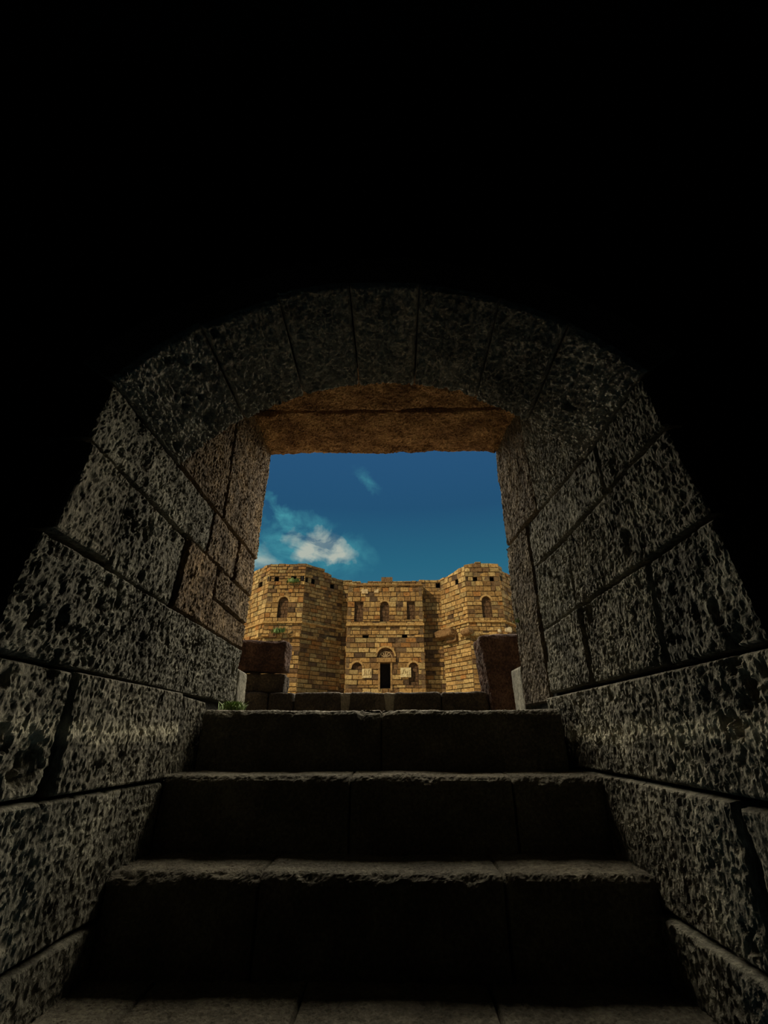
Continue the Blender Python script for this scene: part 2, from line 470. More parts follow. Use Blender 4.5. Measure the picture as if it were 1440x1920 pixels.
for h in ((1140, 1222, .02), (1193, 1150, .018), (1200, 1135, .014), (1310, 1150, .02), (1350, 1157, .015), (1065, 1190, .008), (1380, 1215, .03), (1385, 1355, .025), (1360, 1350, .02),
          (1380, 1250, .02), (1270, 1440, .013), (1285, 1505, .014), (1090, 1175, .012), (1180, 880, .016), (1170, 890, .014), (1160, 930, .012), (1130, 905, .018), (1132, 920, .016),
          (1062, 900, .010), (1065, 920, .011), (1110, 925, .011), (1250, 920, .01), (1185, 1000, .01), (1300, 1240, .018), (1420, 1290, .02), (1075, 1060, .012), (1068, 1090, .014), (1060, 1120, .010), (1420, 1770, .03)):
    hole_on_wall(h[0], h[1], 1, h[2])
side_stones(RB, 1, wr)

# ---- vault over the first part of the passage
CX = -.06; HW = 1.0; RISE = .52; RAD = (HW * HW + RISE * RISE) / (2 * RISE); CZ = 1.21 + RISE - RAD
Y0V, Y1V = 1.28, 1.885


def arc_out(n, r):
    a0 = math.asin(HW / RAD); return [(CX + r * math.sin(a), CZ + r * math.cos(a)) for a in np.linspace(-a0, a0, n)]


V = []; F = []; arc = arc_out(25, RAD + .06)
prof = [(-5.0, 1.21)] + [(-1.12, 1.21)] + arc + [(1.0, 1.21), (5.0, 1.21), (5.0, 4.2), (-5.0, 4.2)]
k = len(prof)
V = [(x, 1.36, z) for x, z in prof] + [(x, Y1V - .06, z) for x, z in prof]
F = [tuple(range(k)), tuple(range(2 * k - 1, k - 1, -1))] + [(j, i, k + i, k + j) for i, j in ((i, (i + 1) % k) for i in range(k))]
vault = mesh_obj('ceiling', V, F, M_SHADE)
tag(vault, 'shallow arched stone vault over the passage steps', None, None, 'structure')
for (px, py, r) in ((390, 780, .045), (330, 832, .028), (343, 672, .026), (368, 686, .02), (375, 742, .022), (400, 620, .02), (345, 760, .016), (312, 672, .02), (1105, 690, .02), (1070, 760, .03), (1115, 600, .015)):
    a = ray(px, py); lo, hi = .5, 2.5
    for _ in range(40):
        t = (lo + hi) / 2
        if (a[0] * t - CX) ** 2 + (a[2] * t - CZ) ** 2 > RAD ** 2: hi = t
        else: lo = t
    HOLES.append((a[0] * t, a[1] * t, a[2] * t, r, .04, 1.0))
JX = [-1.06, -.77, -.47, -.175, .122, .45, .70, .94]
for i in range(7):
    a0 = math.asin((JX[i] - CX) / RAD); a1 = math.asin((JX[i + 1] - CX) / RAD)
    if i == 0: a0 = -math.asin(HW / RAD)
    if i == 6: a1 = math.asin(HW / RAD)
    pr = [.0, .006, .0, .004, .002, .008, .0][i]
    nu = int((a1 - a0) * RAD / RES); nv = int((Y1V - Y0V) / RES)
    yn = Y0V + [-.0, .012, -.004, .0, .006, -.004, .0][i]
    A = np.linspace(a0, a1, nu)[None, :]; YY = np.linspace(yn, Y1V, nv)[:, None]
    P = np.stack([CX + (RAD - pr) * np.sin(A) + 0 * YY, YY + 0 * A, CZ + (RAD - pr) * np.cos(A) + 0 * YY], -1)
    N = np.stack([-np.sin(A) + 0 * YY, 0 * A + 0 * YY, -np.cos(A) + 0 * YY], -1)
    sheet_stone('voussoir', P, N, .16, M_VAULT, vault, hole=.022 if i == 0 else .007, keep=.35 if i == 0 else .3, hole_s=16 if i == 0 else 22,
                seed=200 + i * 7, tone=tones(R_, .08, .03), stretch=(1, .8, 1), amp=.013, rnd=.008, edge_chip=.008, rough=.018, fq=62)

# ---- doorway lintels (door structure)
dr = empty('door_1', (0, DOUT - .3, .15), 'open stone doorway with rust-brown lintel beams', None, None, 'structure')
for i, (ya, yb, xs) in enumerate(((2.70, 3.255, (-1.16, 1.0)), (2.05, 2.682, (-1.16, 1.02)))):
    P = quadgrid([(xs[0], ya, 2.20), (xs[1], ya, 2.20), (xs[1], yb, 2.20), (xs[0], yb, 2.20)], RES * 1.15)
    N = np.zeros_like(P); N[..., 2] = -1
    sheet_stone('lintel_beam', P, N, .34, M_LINTEL, dr, hole=.012, hole_s=9, keep=.35, seed=300 + i * 9, gap=.003, amp=.026, rnd=.014,
                tone=(1.0, 1.0, 1.0), stretch=(1, 1, 1), edge_chip=.012, rough=.008)
# ---- masonry mass above (outer wall of the auditorium that shades the landing)
wf = boxes_obj('wall_front', [(-14, 14, Y1V - .04, 3.30, 2.44, 5.6), (-14, -4.9, 1.36, 3.30, -1.5, 2.5), (4.9, 14, 1.36, 3.30, -1.5, 2.5)], M_SHADE)
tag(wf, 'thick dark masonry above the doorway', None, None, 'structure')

# ---- the gallery behind the camera (unlit)
tag(boxes_obj('floor', [(-6, 6, -4.0, 1.1, -1.55, -1.40)], M_SHADE), 'dark gallery floor below the steps', kind='structure')
tag(boxes_obj('wall_back', [(-6, 6, -4.2, -4.0, -1.55, 4.2)], M_SHADE), 'unlit back wall of the gallery', kind='structure')
tag(boxes_obj('wall_gallery_left', [(-6.0, -4.95, -4.2, 1.5, -1.55, 4.2)], M_SHADE), 'unlit left end of the gallery', kind='structure')
tag(boxes_obj('wall_gallery_right', [(4.95, 6.0, -4.2, 1.5, -1.55, 4.2)], M_SHADE), 'unlit right end of the gallery', kind='structure')
tag(boxes_obj('ceiling_gallery', [(-6, 6, -4.2, Y1V, 4.0, 4.3)], M_SHADE), 'unlit high ceiling of the gallery', kind='structure')
tag(boxes_obj('wall_gallery_front', [(-5, XL - .09, 1.30, 1.40, -1.5, 4.1), (1.0, 5, 1.30, 1.40, -1.5, 4.1)], M_SHADE), 'dark gallery face around the arch', kind='structure')

# ---- stairs
st = empty('stone_staircase', (-.06, 2.0, -1.40), 'worn stone steps climbing through the arch to the doorway', 'stairs')
STEPS = [  # y front, z top, z bottom, y back, joints x
    (1.60, -.725, -1.40, 2.20, [-.80, -.30, .30], -1),
    (2.035, -.436, -.80, 2.50, [-.49, .385], 0),
    (2.347, -.150, -.45, 2.80, [-.20, .52], 1),
    (2.642, .136, -.17, 4.40, [-.07], 2),
]
for si, (yf, zt, zb, yb, jx, sd_) in enumerate(STEPS):
    cent = (-.06, yf, zb)
    e = empty('step', cent, parent=st)
    xs = [XL + .012] + jx + [.925]
    if si == 3: xs = [XL + .03] + jx + [.885]
    for j in range(len(xs) - 1):
        xa, xb = xs[j], xs[j + 1]
        res = .008
        nu = int((xb - xa) / res)
        tr = min(yb - yf, .55)
        ns1 = int(tr / res); ns2 = int((zt - zb) / .011)
        # profile param: tread back -> nose -> riser foot
        r = .022
        prof = [(yb, zt)] if yb - yf > .6 else []
        nrm = [(0, 1)] if prof else []
        for t in np.linspace(0, 1, ns1): prof.append((yf + tr - t * (tr - r), zt)); nrm.append((0, 1))
        for a in np.linspace(0, math.pi / 2, 7)[1:]: prof.append((yf + r - r * math.sin(a), zt - r + r * math.cos(a))); nrm.append((-math.sin(a), math.cos(a)))
        for t in np.linspace(0, 1, ns2)[1:]: prof.append((yf, zt - r - t * (zt - r - zb))); nrm.append((-1, 0))
        pr = np.array(prof); nm = np.array(nrm)
        X = np.linspace(xa, xb, nu)[None, :]
        P = np.stack([X + 0 * pr[:, :1], pr[:, :1] + 0 * X, pr[:, 1:] + 0 * X], -1)
        N = np.stack([0 * X + 0 * pr[:, :1], nm[:, :1] + 0 * X, nm[:, 1:] + 0 * X], -1)
        sd2 = 400 + si * 20 + j * 5
        # distance to nose along the profile -> chips
        dn = np.sqrt((P[..., 1] - yf) ** 2 + (P[..., 2] - zt) ** 2)
        chip = np.clip(fbm(P * np.array((7, 5, 5)) + sd2, 4, sd2, .6) - .02, 0, 1) * .045 * np.exp(-(dn / .026) ** 2)
        chip += .004 * np.exp(-(dn / .02) ** 2) * (1 + fbm(P * 30, 2, sd2))
        diag = np.array((0, .75, -.66))
        P = P + diag * chip[..., None]
        if si == 3:   # broken scoop in the middle of the top step
            dz = zt - P[..., 2]
            cxs = -.10 + .35 * dz
            P = P + np.array((0, 1, -.35)) * (.035 * np.clip(1 - np.abs(P[..., 0] - cxs) / (.11 + .05 * fbm(P * 9, 2, 3)), 0, 1) ** .6 * np.exp(-(dz / .14) ** 2) * (P[..., 1] < yf + .06))[..., None]
        P[..., 2] += .006 * fbm(P * 2.2 + sd2, 2, 77) * (N[..., 2] > .5)
        sheet_stone('stone_slab', P, N, .05, M_STEP, e, gap=.0004, rnd=.003, amp=.006, hole=.003, keep=.2, seed=sd2, tone=tones(R_, .06, .02),
                    stretch=(1, 1, 1), edge_chip=.002, rough=.0045)
    boxes_obj('step_core', [(XL + .02, .91, yf + .07, yb - .02, zb - .02, zt - .07)], M_JOINT, e)

# ---- low side blocks just outside the door
plinthL = rough_block('side_block', [(-1.5, 3.262, .11), (-1.065, 3.262, .11), (-1.07, 3.50, .11), (-1.5, 3.50, .11),
                                     (-1.5, 3.262, .435), (-1.065, 3.262, .435), (-1.07, 3.47, .425), (-1.5, 3.47, .425)], M_BASALT, n=22, rnd=.025, amp=.008, seed=5, freq=9, origin=(-1.28, 3.38, .11))
tag(plinthL, 'low grey block at the foot of the left door jamb', 'stone block')
plinthR = rough_block('side_block', [(.885, 3.345, .148), (1.4, 3.345, .148), (1.4, 3.66, .148), (.895, 3.66, .148),
                                     (.885, 3.345, .455), (1.4, 3.345, .455), (1.4, 3.63, .46), (.885, 3.63, .46)], M_BASALT, n=22, rnd=.012, amp=.006, seed=8, freq=9, origin=(1.15, 3.46, .11))
tag(plinthR, 'low grey flat-topped block at the foot of the right door jamb', 'stone block')

# ---- kerb wall crossing the landing, made of dark blocks with pale mortar
kerb = empty('kerb_wall', (-.2, 4.48, .136), 'low dark kerb of basalt blocks crossing the landing behind the top step', 'kerb')
kx = [-1.75, -1.33, -1.135, -.903, -.475]
for i, (xa, xb) in enumerate(((-1.75, -1.14), (-1.135, -.905), (-.90, -.48), (-.40, -.085), (.0, .42), (.425, .835))):
    rough_block('stone_block', [(xa, 4.36, .12), (xb, 4.36, .12), (xb, 4.62, .12), (xa, 4.62, .12), (xa + .006, 4.362, .372), (xb - .006, 4.362, .372), (xb - .006, 4.62, .372), (xa + .006, 4.62, .372)],
                M_KERB, kerb, n=20, rnd=.018, amp=.010, seed=20 + i, tone=tones(R_, .15, .05), freq=8, fine=.6)
for xa, xb, s in ((-.482, -.40, 1), (-.087, .003, 2)):
    rough_block('mortar_joint', [(xa + .02, 4.375, .12), (xb - .015, 4.375, .12), (xb, 4.6, .12), (xa, 4.6, .12), (xa - .01, 4.372, .366), (xb + .01, 4.372, .366), (xb, 4.6, .366), (xa, 4.6, .366)],
                M_MORTAR, kerb, n=12, rnd=.01, amp=.010, seed=40 + s, freq=14)['label'] = 'pale grey mortar between dark kerb blocks'

# ---- big seat blocks either side of the kerb
b1 = rough_block('seat_block', [(-2.3, 4.40, .572), (-1.022, 4.40, .572), (-1.022, 4.66, .572), (-2.3, 4.66, .572), (-2.3, 4.40, .85), (-1.028, 4.40, .838), (-1.02, 4.66, .84), (-2.3, 4.66, .86)],
                 M_RED, n=36, rnd=.03, amp=.02, seed=31, freq=6, fine=.5, origin=(-1.7, 4.76, .54))
tag(b1, 'large reddish basalt block left of the opening, upper of its pair', 'stone block')
b1b = rough_block('seat_block', [(-2.3, 4.45, .376), (-1.022, 4.43, .376), (-1.022, 4.66, .376), (-2.3, 4.66, .376), (-2.3, 4.45, .535), (-1.022, 4.43, .535), (-1.02, 4.66, .535), (-2.3, 4.66, .535)],
                  M_KERB, n=30, rnd=.02, amp=.014, seed=33, freq=7, fine=.5, origin=(-1.7, 4.76, .372))
tag(b1b, 'dark basalt block under the reddish block left of the opening', 'stone block')
b2 = rough_block('seat_block', [(.865, 4.30, .145), (2.2, 4.30, .145), (2.2, 4.64, .145), (.86, 4.64, .145), (.80, 4.30, .86), (2.2, 4.30, .86), (2.2, 4.64, .86), (.795, 4.64, .86)],
                 M_RED, n=44, rnd=.03, amp=.022, seed=36, freq=6, fine=.5, origin=(1.5, 4.57, .13))
tag(b2, 'tall dark reddish basalt block right of the opening with a broken edge', 'stone block')

# ---- weeds
def weed(name, loc, n, size, label, seed):
    r = random.Random(seed); V = []; F = []
    for i in range(n):
        a = r.uniform(0, 6.28); d = r.uniform(0, size * .9); b = (loc[0] + math.cos(a) * d, loc[1] + math.sin(a) * d * .5, loc[2])
        h = size * r.uniform(.3, .75); w = size * .055; l = r.uniform(-.6, .6); m = r.uniform(-.4, .4); ca, sa = math.cos(a), math.sin(a)
        k = len(V)
        for t, ww in ((0, w), (.5, w * 1.2), (1, w * .1)):
            cx, cy, cz = b[0] + l * h * t * t, b[1] + m * h * t * t, b[2] + h * t * (1 - .2 * t)
            V += [(cx - ww * sa, cy + ww * ca, cz), (cx + ww * sa, cy - ww * ca, cz)]
        F += [(k, k + 1, k + 3, k + 2), (k + 2, k + 3, k + 5, k + 4)]
    o = mesh_obj(name, V, F, M_LEAF, origin=loc); tag(o, label, 'plant'); return o


weed('grass_tuft', (-.93, 2.80, .146), 160, .09, 'small green grass tuft at the foot of the left passage wall', 1)
weed('wall_weed', (.895, 3.26, .74), 60, .055, 'tiny green weed growing from the right door jamb', 2)

# ================================================================== OUTSIDE
gr = boxes_obj('floor_ground', [(-60, 60, 5.0, 80, -3.2, -3.0)], M_GROUND)
tag(gr, 'pale sunlit ground of the orchestra', kind='structure')
tr = boxes_obj('floor_terrace', [(-14, 14, 3.32, 5.2, -.4, .10)], M_GROUND); tag(tr, 'stone terrace outside the doorway', kind='structure')

# ---- facade
fac = empty('stage_building', (0, 42, 0), 'ruined golden ashlar facade with two angular towers and arched niches', 'building')


def P2(px, Y, row=1165):
    return onY(px, row, Y)[0]


def zrow(row, Y, px=740): return onY(px, row, Y)[1]


# plan points
A_ = (P2(455, 43.2), 43.2); B_ = (P2(495, 40), 40.0); C_ = (P2(566, 40), 40.0); G_ = (P2(641, 43), 43.0); G2 = (P2(650, 43), 43.0)
D_ = (P2(650.5, 41.8), 41.8); E_ = (P2(794, 41.8), 41.8); E2 = (P2(796, 43), 43.0); F_ = (P2(829, 43), 43.0)
H_ = (P2(879, 40), 40.0); I_ = (P2(947, 40), 40.0); J_ = (P2(980, 43), 43.0)
A0 = (A_[0] - 6, 45); J2 = (J_[0] + 6, 45)
ZB = -3.0
blocks = []   # (area, verts, tone, face index)
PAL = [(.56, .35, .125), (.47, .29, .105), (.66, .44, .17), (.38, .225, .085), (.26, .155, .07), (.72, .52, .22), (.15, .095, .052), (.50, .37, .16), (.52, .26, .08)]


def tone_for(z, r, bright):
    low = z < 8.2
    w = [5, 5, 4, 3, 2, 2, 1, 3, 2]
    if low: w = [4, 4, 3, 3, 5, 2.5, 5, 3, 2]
    if bright: w = [4, 3, 6, 1, .7, 5, .4, 6, 1]  # sun-facing faces get lighter stones, sunlight put into the tones
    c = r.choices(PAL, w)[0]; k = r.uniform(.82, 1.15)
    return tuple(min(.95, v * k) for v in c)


def wall_face(name, p0, p1, ztop, openings, bright=False, course=(.36, .5), seedn=0, label=None, thick=.35, z0=ZB, vis0=2.2):
    """ztop: list of (u in metres, z); openings: (u0,u1,z0,z1,arch)"""
    r = random.Random(seedn)
    L = math.hypot(p1[0] - p0[0], p1[1] - p0[1]); dx, dy = (p1[0] - p0[0]) / L, (p1[1] - p0[1]) / L
    nx, ny = dy, -dx       # outward (towards -y)

    def W_(u, d, z): return (p0[0] + dx * u - nx * d, p0[1] + dy * u - ny * d, z)   # d: depth into the wall

    def top(u):
        for (a, za), (b, zb_) in zip(ztop, ztop[1:]):
            if u <= b: return za + (zb_ - za) * (max(u, a) - a) / max(1e-6, b - a)
        return ztop[-1][1]

    holes = []
    def spans(za, zb_):
        """free spans of the wall in this course"""
        cuts = []
        for (u0, u1, h0, h1, arch) in openings:
            hh1 = h1
            if zb_ - .12 > h0 and za + .12 < hh1: cuts.append((u0, u1))
        cuts.sort(); s = []; u = 0
        for a, b in cuts:
            if a > u: s.append((u, a))
            u = max(u, b)
        if u < L: s.append((u, L))
        return s
    # course lines snapped to openings
    zs = sorted({round(v, 3) for o in openings for v in (o[2], o[3])} | {z0, 11.0})
    ztop_max = max(t[1] for t in ztop)
    lines = [z0]; 
    marks = [z for z in zs if z0 < z < ztop_max] + [ztop_max + .3]
    for m in marks:
        gapz = m - lines[-1]
        if gapz < .12: continue
        n = max(1, round(gapz / (r.uniform(*course) * (.92 if m > 8.2 else 1.15))))
        base = lines[-1]
        for q in range(1, n + 1): lines.append(base + gapz * q / n)
    back = []
    for za, zb_ in zip(lines, lines[1:]):
        if zb_ < vis0:      # hidden foot of the wall: backing only
            back.append([W_(0, .06, za), W_(L, .06, za), W_(L, thick, za), W_(0, thick, za), W_(0, .06, zb_), W_(L, .06, zb_), W_(L, thick, zb_), W_(0, thick, zb_)])
            continue
        for a, b in spans(za, zb_):
            u = a; zr = min(zb_, ztop_max)
            while u < b - .02:
                w = r.uniform(.40, .85) if za > 8.2 else r.uniform(.5, 1.25) 
                if b - (u + w) < .3: w = b - u
                mid = u + w / 2; t = top(mid)
                jt = r.uniform(-.06, .06); tl, tr_ = min(zb_, top(u + .05) + jt), min(zb_, top(u + w - .05) + jt)
                if min(tl, tr_) - za > .13:
                    pz = r.uniform(-.05, .05); g = .033
                    v = [W_(u + g, -pz, za + g), W_(u + w - g, -pz, za + g), W_(u + w - g, .3, za + g), W_(u + g, .3, za + g),
                         W_(u + g, -pz + r.uniform(-.01, .02), tl - g), W_(u + w - g, -pz + r.uniform(-.01, .02), tr_ - g + r.uniform(-.02, .0)), W_(u + w - g, .3, tr_ - g), W_(u + g, .3, tl - g)]
                    blocks.append((w * (zb_ - za), v, tone_for(za, r, bright), name, seedn))
                    v2 = [W_(u, .05, za), W_(u + w, .05, za), W_(u + w, thick, za), W_(u, thick, za), W_(u, .05, tl - .03), W_(u + w, .05, tr_ - .03), W_(u + w, thick, tr_ - .03), W_(u, thick, tl - .03)]
                    back.append(v2)
                u += w
    zm = min(t[1] for t in ztop) - .35
    if seedn < 60: back.append([W_(0, 1.05, z0), W_(L, 1.05, z0), W_(L, 1.35, z0), W_(0, 1.35, z0), W_(0, 1.05, zm), W_(L, 1.05, zm), W_(L, 1.35, zm), W_(0, 1.35, zm)])
    core = boxes_obj(name, back, M_FJOINT, fac)
    if label: core['label'] = label
    return core, W_, L


def ufrom(px, row, p0, p1):
    """metre along the face p0-p1 where the ray through the pixel meets it"""
    r = ray(px, row); dx, dy = p1[0] - p0[0], p1[1] - p0[1]; L = math.hypot(dx, dy)
    # r*t = p0 + s*(d) in plan
    det = r[0] * (-dy) - (-dx) * r[1]
    t = (p0[0] * (-dy) + dx * p0[1]) / det
    s = (r[0] * p0[1] - r[1] * p0[0]) / det
    # solve r0 t - dx s = p0x ; r1 t - dy s = p0y
    M = np.array([[r[0], -dx], [r[1], -dy]]); t, s = np.linalg.solve(M, np.array(p0))
    return s * L, r[2] * t


def opn(x0, x1, y0, y1, p0, p1, arch=False):
    u0, zt = ufrom(x0, y0, p0, p1); u1, _ = ufrom(x1, y0, p0, p1); _, zb_ = ufrom((x0 + x1) / 2, y1, p0, p1); _, zt = ufrom((x0 + x1) / 2, y0, p0, p1)
    return (u0, u1, zb_, zt, arch)


def tops(pts, p0, p1): return [ufrom(x, y, p0, p1) for x, y in pts]


faces = {}
O_left = [opn(504, 509, 1080, 1089, B_, C_), opn(515.8, 523.5, 1079, 1089.6, B_, C_), opn(547, 556, 1078, 1085, B_, C_), opn(564, 570, 1080, 1089, B_, C_),
          opn(523.5, 541.5, 1118.7, 1157.6, B_, C_, True)]
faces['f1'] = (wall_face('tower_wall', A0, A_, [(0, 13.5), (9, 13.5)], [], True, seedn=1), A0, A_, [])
ol = [opn(485.5, 492, 1091, 1100, A_, B_)]
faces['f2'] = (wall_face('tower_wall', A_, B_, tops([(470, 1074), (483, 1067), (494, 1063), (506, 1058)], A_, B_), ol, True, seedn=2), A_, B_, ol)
faces['f3'] = (wall_face('tower_wall', B_, C_, tops([(505, 1057), (530, 1056), (540, 1056.5), (576, 1056)], B_, C_), O_left, False, seedn=3), B_, C_, O_left)
ol = [opn(571, 578, 1080.5, 1089, C_, G_), opn(584.5, 591, 1085, 1094.5, C_, G_), opn(620, 627.5, 1092.5, 1102, C_, G_)]
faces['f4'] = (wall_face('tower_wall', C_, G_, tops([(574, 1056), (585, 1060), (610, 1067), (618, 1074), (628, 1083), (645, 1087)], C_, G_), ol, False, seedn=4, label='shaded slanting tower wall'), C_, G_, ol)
ol = []
faces['f5'] = (wall_face('recess_wall', (G_[0] - .6, 43.0), (G2[0] + 1.2, 43.0), [(0, zrow(1087.5, 43)), (9, zrow(1088.5, 43))], ol, False, seedn=5), G_, G2, ol)
OC = [opn(665.5, 681, 1127, 1164.5, D_, E_), opn(713, 729, 1127.5, 1165, D_, E_, True), opn(763, 777.5, 1127, 1161, D_, E_),
      opn(680, 691, 1189.8, 1195.5, D_, E_), opn(754, 763.5, 1189.6, 1195, D_, E_), opn(712, 732, 1242, 1290, D_, E_),
      opn(707, 739, 1214, 1232.5, D_, E_, True), opn(659.7, 679, 1241.8, 1255, D_, E_, True), opn(766, 784, 1242, 1284, D_, E_, True)]
faces['f6'] = (wall_face('central_wall', D_, E_, tops([(650, 1091), (700, 1089), (739, 1089), (790, 1088.5)], D_, E_), OC, False, seedn=6, thick=.9), D_, E_, OC)
ol = []
faces['f6b'] = (wall_face('return_wall', E_, (E_[0] + .02, 43.2), [(0, zrow(1088.5, 41.8)), (2, zrow(1088.5, 41.8))], [], False, seedn=61), E_, E2, [])
faces['f6c'] = (wall_face('return_wall', (D_[0] - .02, 43.2), D_, [(0, zrow(1091, 41.8)), (2, zrow(1091, 41.8))], [], False, seedn=62), G2, D_, [])
ol = [opn(817, 825, 1092.5, 1101.5, E2, F_)]
faces['f7'] = (wall_face('recess_wall', (E2[0] - .4, 43.0), (F_[0] + .6, 43.0), tops([(780, 1087), (826, 1086)], (E2[0] - .4, 43.0), F_), [opn(817, 825, 1092.5, 1101.5, (E2[0] - .4, 43.0), F_)], False, seedn=7), (E2[0] - .4, 43.0), F_, [opn(817, 825, 1092.5, 1101.5, (E2[0] - .4, 43.0), F_)])
ol = [opn(852.7, 858.9, 1086, 1096, F_, H_)]
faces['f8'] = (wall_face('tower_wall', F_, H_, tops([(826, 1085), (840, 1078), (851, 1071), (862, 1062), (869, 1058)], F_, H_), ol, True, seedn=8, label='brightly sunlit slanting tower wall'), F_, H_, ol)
OR = [opn(871.5, 877, 1080, 1089, H_, I_), opn(886.5, 894.5, 1080.6, 1089, H_, I_), opn(917.7, 925.6, 1080.6, 1088.5, H_, I_), opn(934, 939, 1080.6, 1088.5, H_, I_),
      opn(902, 919.5, 1118, 1157.5, H_, I_, True)]
faces['f9'] = (wall_face('tower_wall', H_, I_, tops([(868, 1058), (885, 1055), (896, 1053), (925, 1055.5), (938, 1058)], H_, I_), OR, False, seedn=9), H_, I_, OR)
ol = [opn(955, 961, 1091, 1098, I_, J_)]
faces['f10'] = (wall_face('tower_wall', I_, J_, tops([(940, 1062), (948, 1072), (958, 1080), (963, 1085), (985, 1090)], I_, J_), ol, False, seedn=10), I_, J_, ol)
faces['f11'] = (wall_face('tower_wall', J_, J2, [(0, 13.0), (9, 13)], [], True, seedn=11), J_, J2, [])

# niche backs (recessed dark panels), arch heads, frames
for key, (cw, p0, p1, ops) in faces.items():
    core, W_, L = cw
    for (u0, u1, z0, z1, arch) in ops:
        small = (z1 - z0) < .9 and not arch
        door = (z1 - z0) > 1.8 and z0 < 4.2 and not arch
        dep = .9 if small or door else .30
        mat = M_VOID if (small or door) else M_FJOINT
        v = [W_(u0 - .1, dep, z0 - .1), W_(u1 + .1, dep, z0 - .1), W_(u1 + .1, dep + .1, z0 - .1), W_(u0 - .1, dep + .1, z0 - .1),
             W_(u0 - .1, dep, z1 + .1), W_(u1 + .1, dep, z1 + .1), W_(u1 + .1, dep + .1, z1 + .1), W_(u0 - .1, dep + .1, z1 + .1)]
        # side cheeks so that the niche is closed
        ck = []
        for a, b in ((u0 - .12, u0), (u1, u1 + .12)):
            ck.append([W_(a, .1, z0), W_(b, .1, z0), W_(b, dep, z0), W_(a, dep, z0), W_(a, .1, z1), W_(b, .1, z1), W_(b, dep, z1), W_(a, dep, z1)])
        ck.append([W_(u0, .1, z1), W_(u1, .1, z1), W_(u1, dep, z1), W_(u0, dep, z1), W_(u0, .1, z1 + .12), W_(u1, .1, z1 + .12), W_(u1, dep, z1 + .12), W_(u0, dep, z1 + .12)])
        nm = 'doorway' if door else ('wall_hole' if small else 'window_niche')
        nb = boxes_obj(nm, [v] + ck, mat, core, tone=(1, 1, 1))
        if not small and not door:      # courses of the blocked niche, each stone seen
            rr = random.Random(int(u0 * 100)); zz = z0
            bl = []
            while zz < z1 - .05:
                h = min(rr.uniform(.3, .42), z1 - zz); uu = u0
                while uu < u1 - .02:
                    w = min(rr.uniform(.35, .6), u1 - uu)
                    g = .02
                    bl.append([W_(uu + g, dep - .08, zz + g), W_(uu + w - g, dep - .08, zz + g), W_(uu + w - g, dep + .02, zz + g), W_(uu + g, dep + .02, zz + g),
                               W_(uu + g, dep - .08, zz + h - g), W_(uu + w - g, dep - .08, zz + h - g), W_(uu + w - g, dep + .02, zz + h - g), W_(uu + g, dep + .02, zz + h - g)])
                    uu += w
                zz += h
            boxes_obj('niche_masonry', bl, M_FAC, core, tone=(.19, .11, .055), kind='stuff')
        if arch:
            # spandrel plate: rectangle minus a half disc, flush with the wall, plus a raised arch ring
            w = u1 - u0; r = w / 2; uc = (u0 + u1) / 2; zc = z1 - min(r, (z1 - z0) * .98); n = 14
            ang = np.linspace(math.pi, 0, n)
            rz = z1 - zc
            av = [(uc + r * math.cos(a), zc + rz * math.sin(a)) for a in ang]
            V = []; F = []
            for a_, (x, z) in zip(ang, av):
                V += [W_(x, .0, z), W_(x, .0, z1 + .001), W_(x, .3, z), W_(x, .3, z1 + .001)]
            for i in range(n - 1):
                a, b = i * 4, i * 4 + 4
                F += [(a, b, b + 1, a + 1), (a + 2, a + 3, b + 3, b + 2), (a, a + 2, b + 2, b)]
            mesh_obj('arch_spandrel', V, F, M_FAC, core, tone=(.55, .32, .11))
            V = []; F = []; r2 = r + .16
            for a_ in ang:
                for rr_, d in ((r, -.03), (r2, -.03), (r2, .1), (r, .1)):
                    V.append(W_(uc + rr_ * math.cos(a_), d, zc + rr_ / r * rz * math.sin(a_)))
            for i in range(n - 1):
                a, b = i * 4, i * 4 + 4
                F += [(a, a + 1, b + 1, b), (a + 1, a + 2, b + 2, b + 1), (a + 3, a, b, b + 3), (a + 2, a + 3, b + 3, b + 2)]
            F += [(0, 3, 2, 1), (n * 4 - 4, n * 4 - 3, n * 4 - 2, n * 4 - 1)]
            mesh_obj('arch_ring', V, F, M_FAC, core, tone=(.66, .44, .18))

# blocks: the 300 largest single, the rest joined
blocks.sort(key=lambda b: -b[0])


def slabbox(W_, u0, u1, d0, d1, z0, z1):
    return [W_(u0, d0, z0), W_(u1, d0, z0), W_(u1, d1, z0), W_(u0, d1, z0), W_(u0, d0, z1), W_(u1, d0, z1), W_(u1, d1, z1), W_(u0, d1, z1)]


core_of = {}
for key, (cw, p0, p1, ops) in faces.items(): core_of[(cw[0].name)] = cw[0]
seed_core = {1: 'f1', 2: 'f2', 3: 'f3', 4: 'f4', 5: 'f5', 6: 'f6', 61: 'f6b', 62: 'f6c', 7: 'f7', 8: 'f8', 9: 'f9', 10: 'f10', 11: 'f11'}
vis = [b for b in blocks if b[4] not in (1, 11, 61, 62)]
single = vis[:300]; sid = set(id(b) for b in single)
for b in single:
    par = faces[seed_core[b[4]]][0][0]
    mesh_obj('ashlar_stone', b[1], BOXF, M_FAC, par, tone=b[2])
V = []; F = []; T = []
for b in blocks:
    if id(b) in sid: continue
    n = len(V); V += b[1]; F += [tuple(i + n for i in f) for f in BOXF]; T += [b[2]] * 8
o = mesh_obj('ashlar_stones', V, F, M_FAC, fac, tone=np.array(T)); o['kind'] = 'stuff'

# string courses and cornices
GOLD = (.66, .43, .16)


def cornice(key, ra, rb, proj, tone=GOLD, ext=.1, d1=.1, name='string_course'):
    cw, p0, p1, ops = faces[key]; core, W_, L = cw
    um = L / 2; x = p0[0] + (p1[0] - p0[0]) * .5; Yc = p0[1] + (p1[1] - p0[1]) * .5
    return core, W_, L


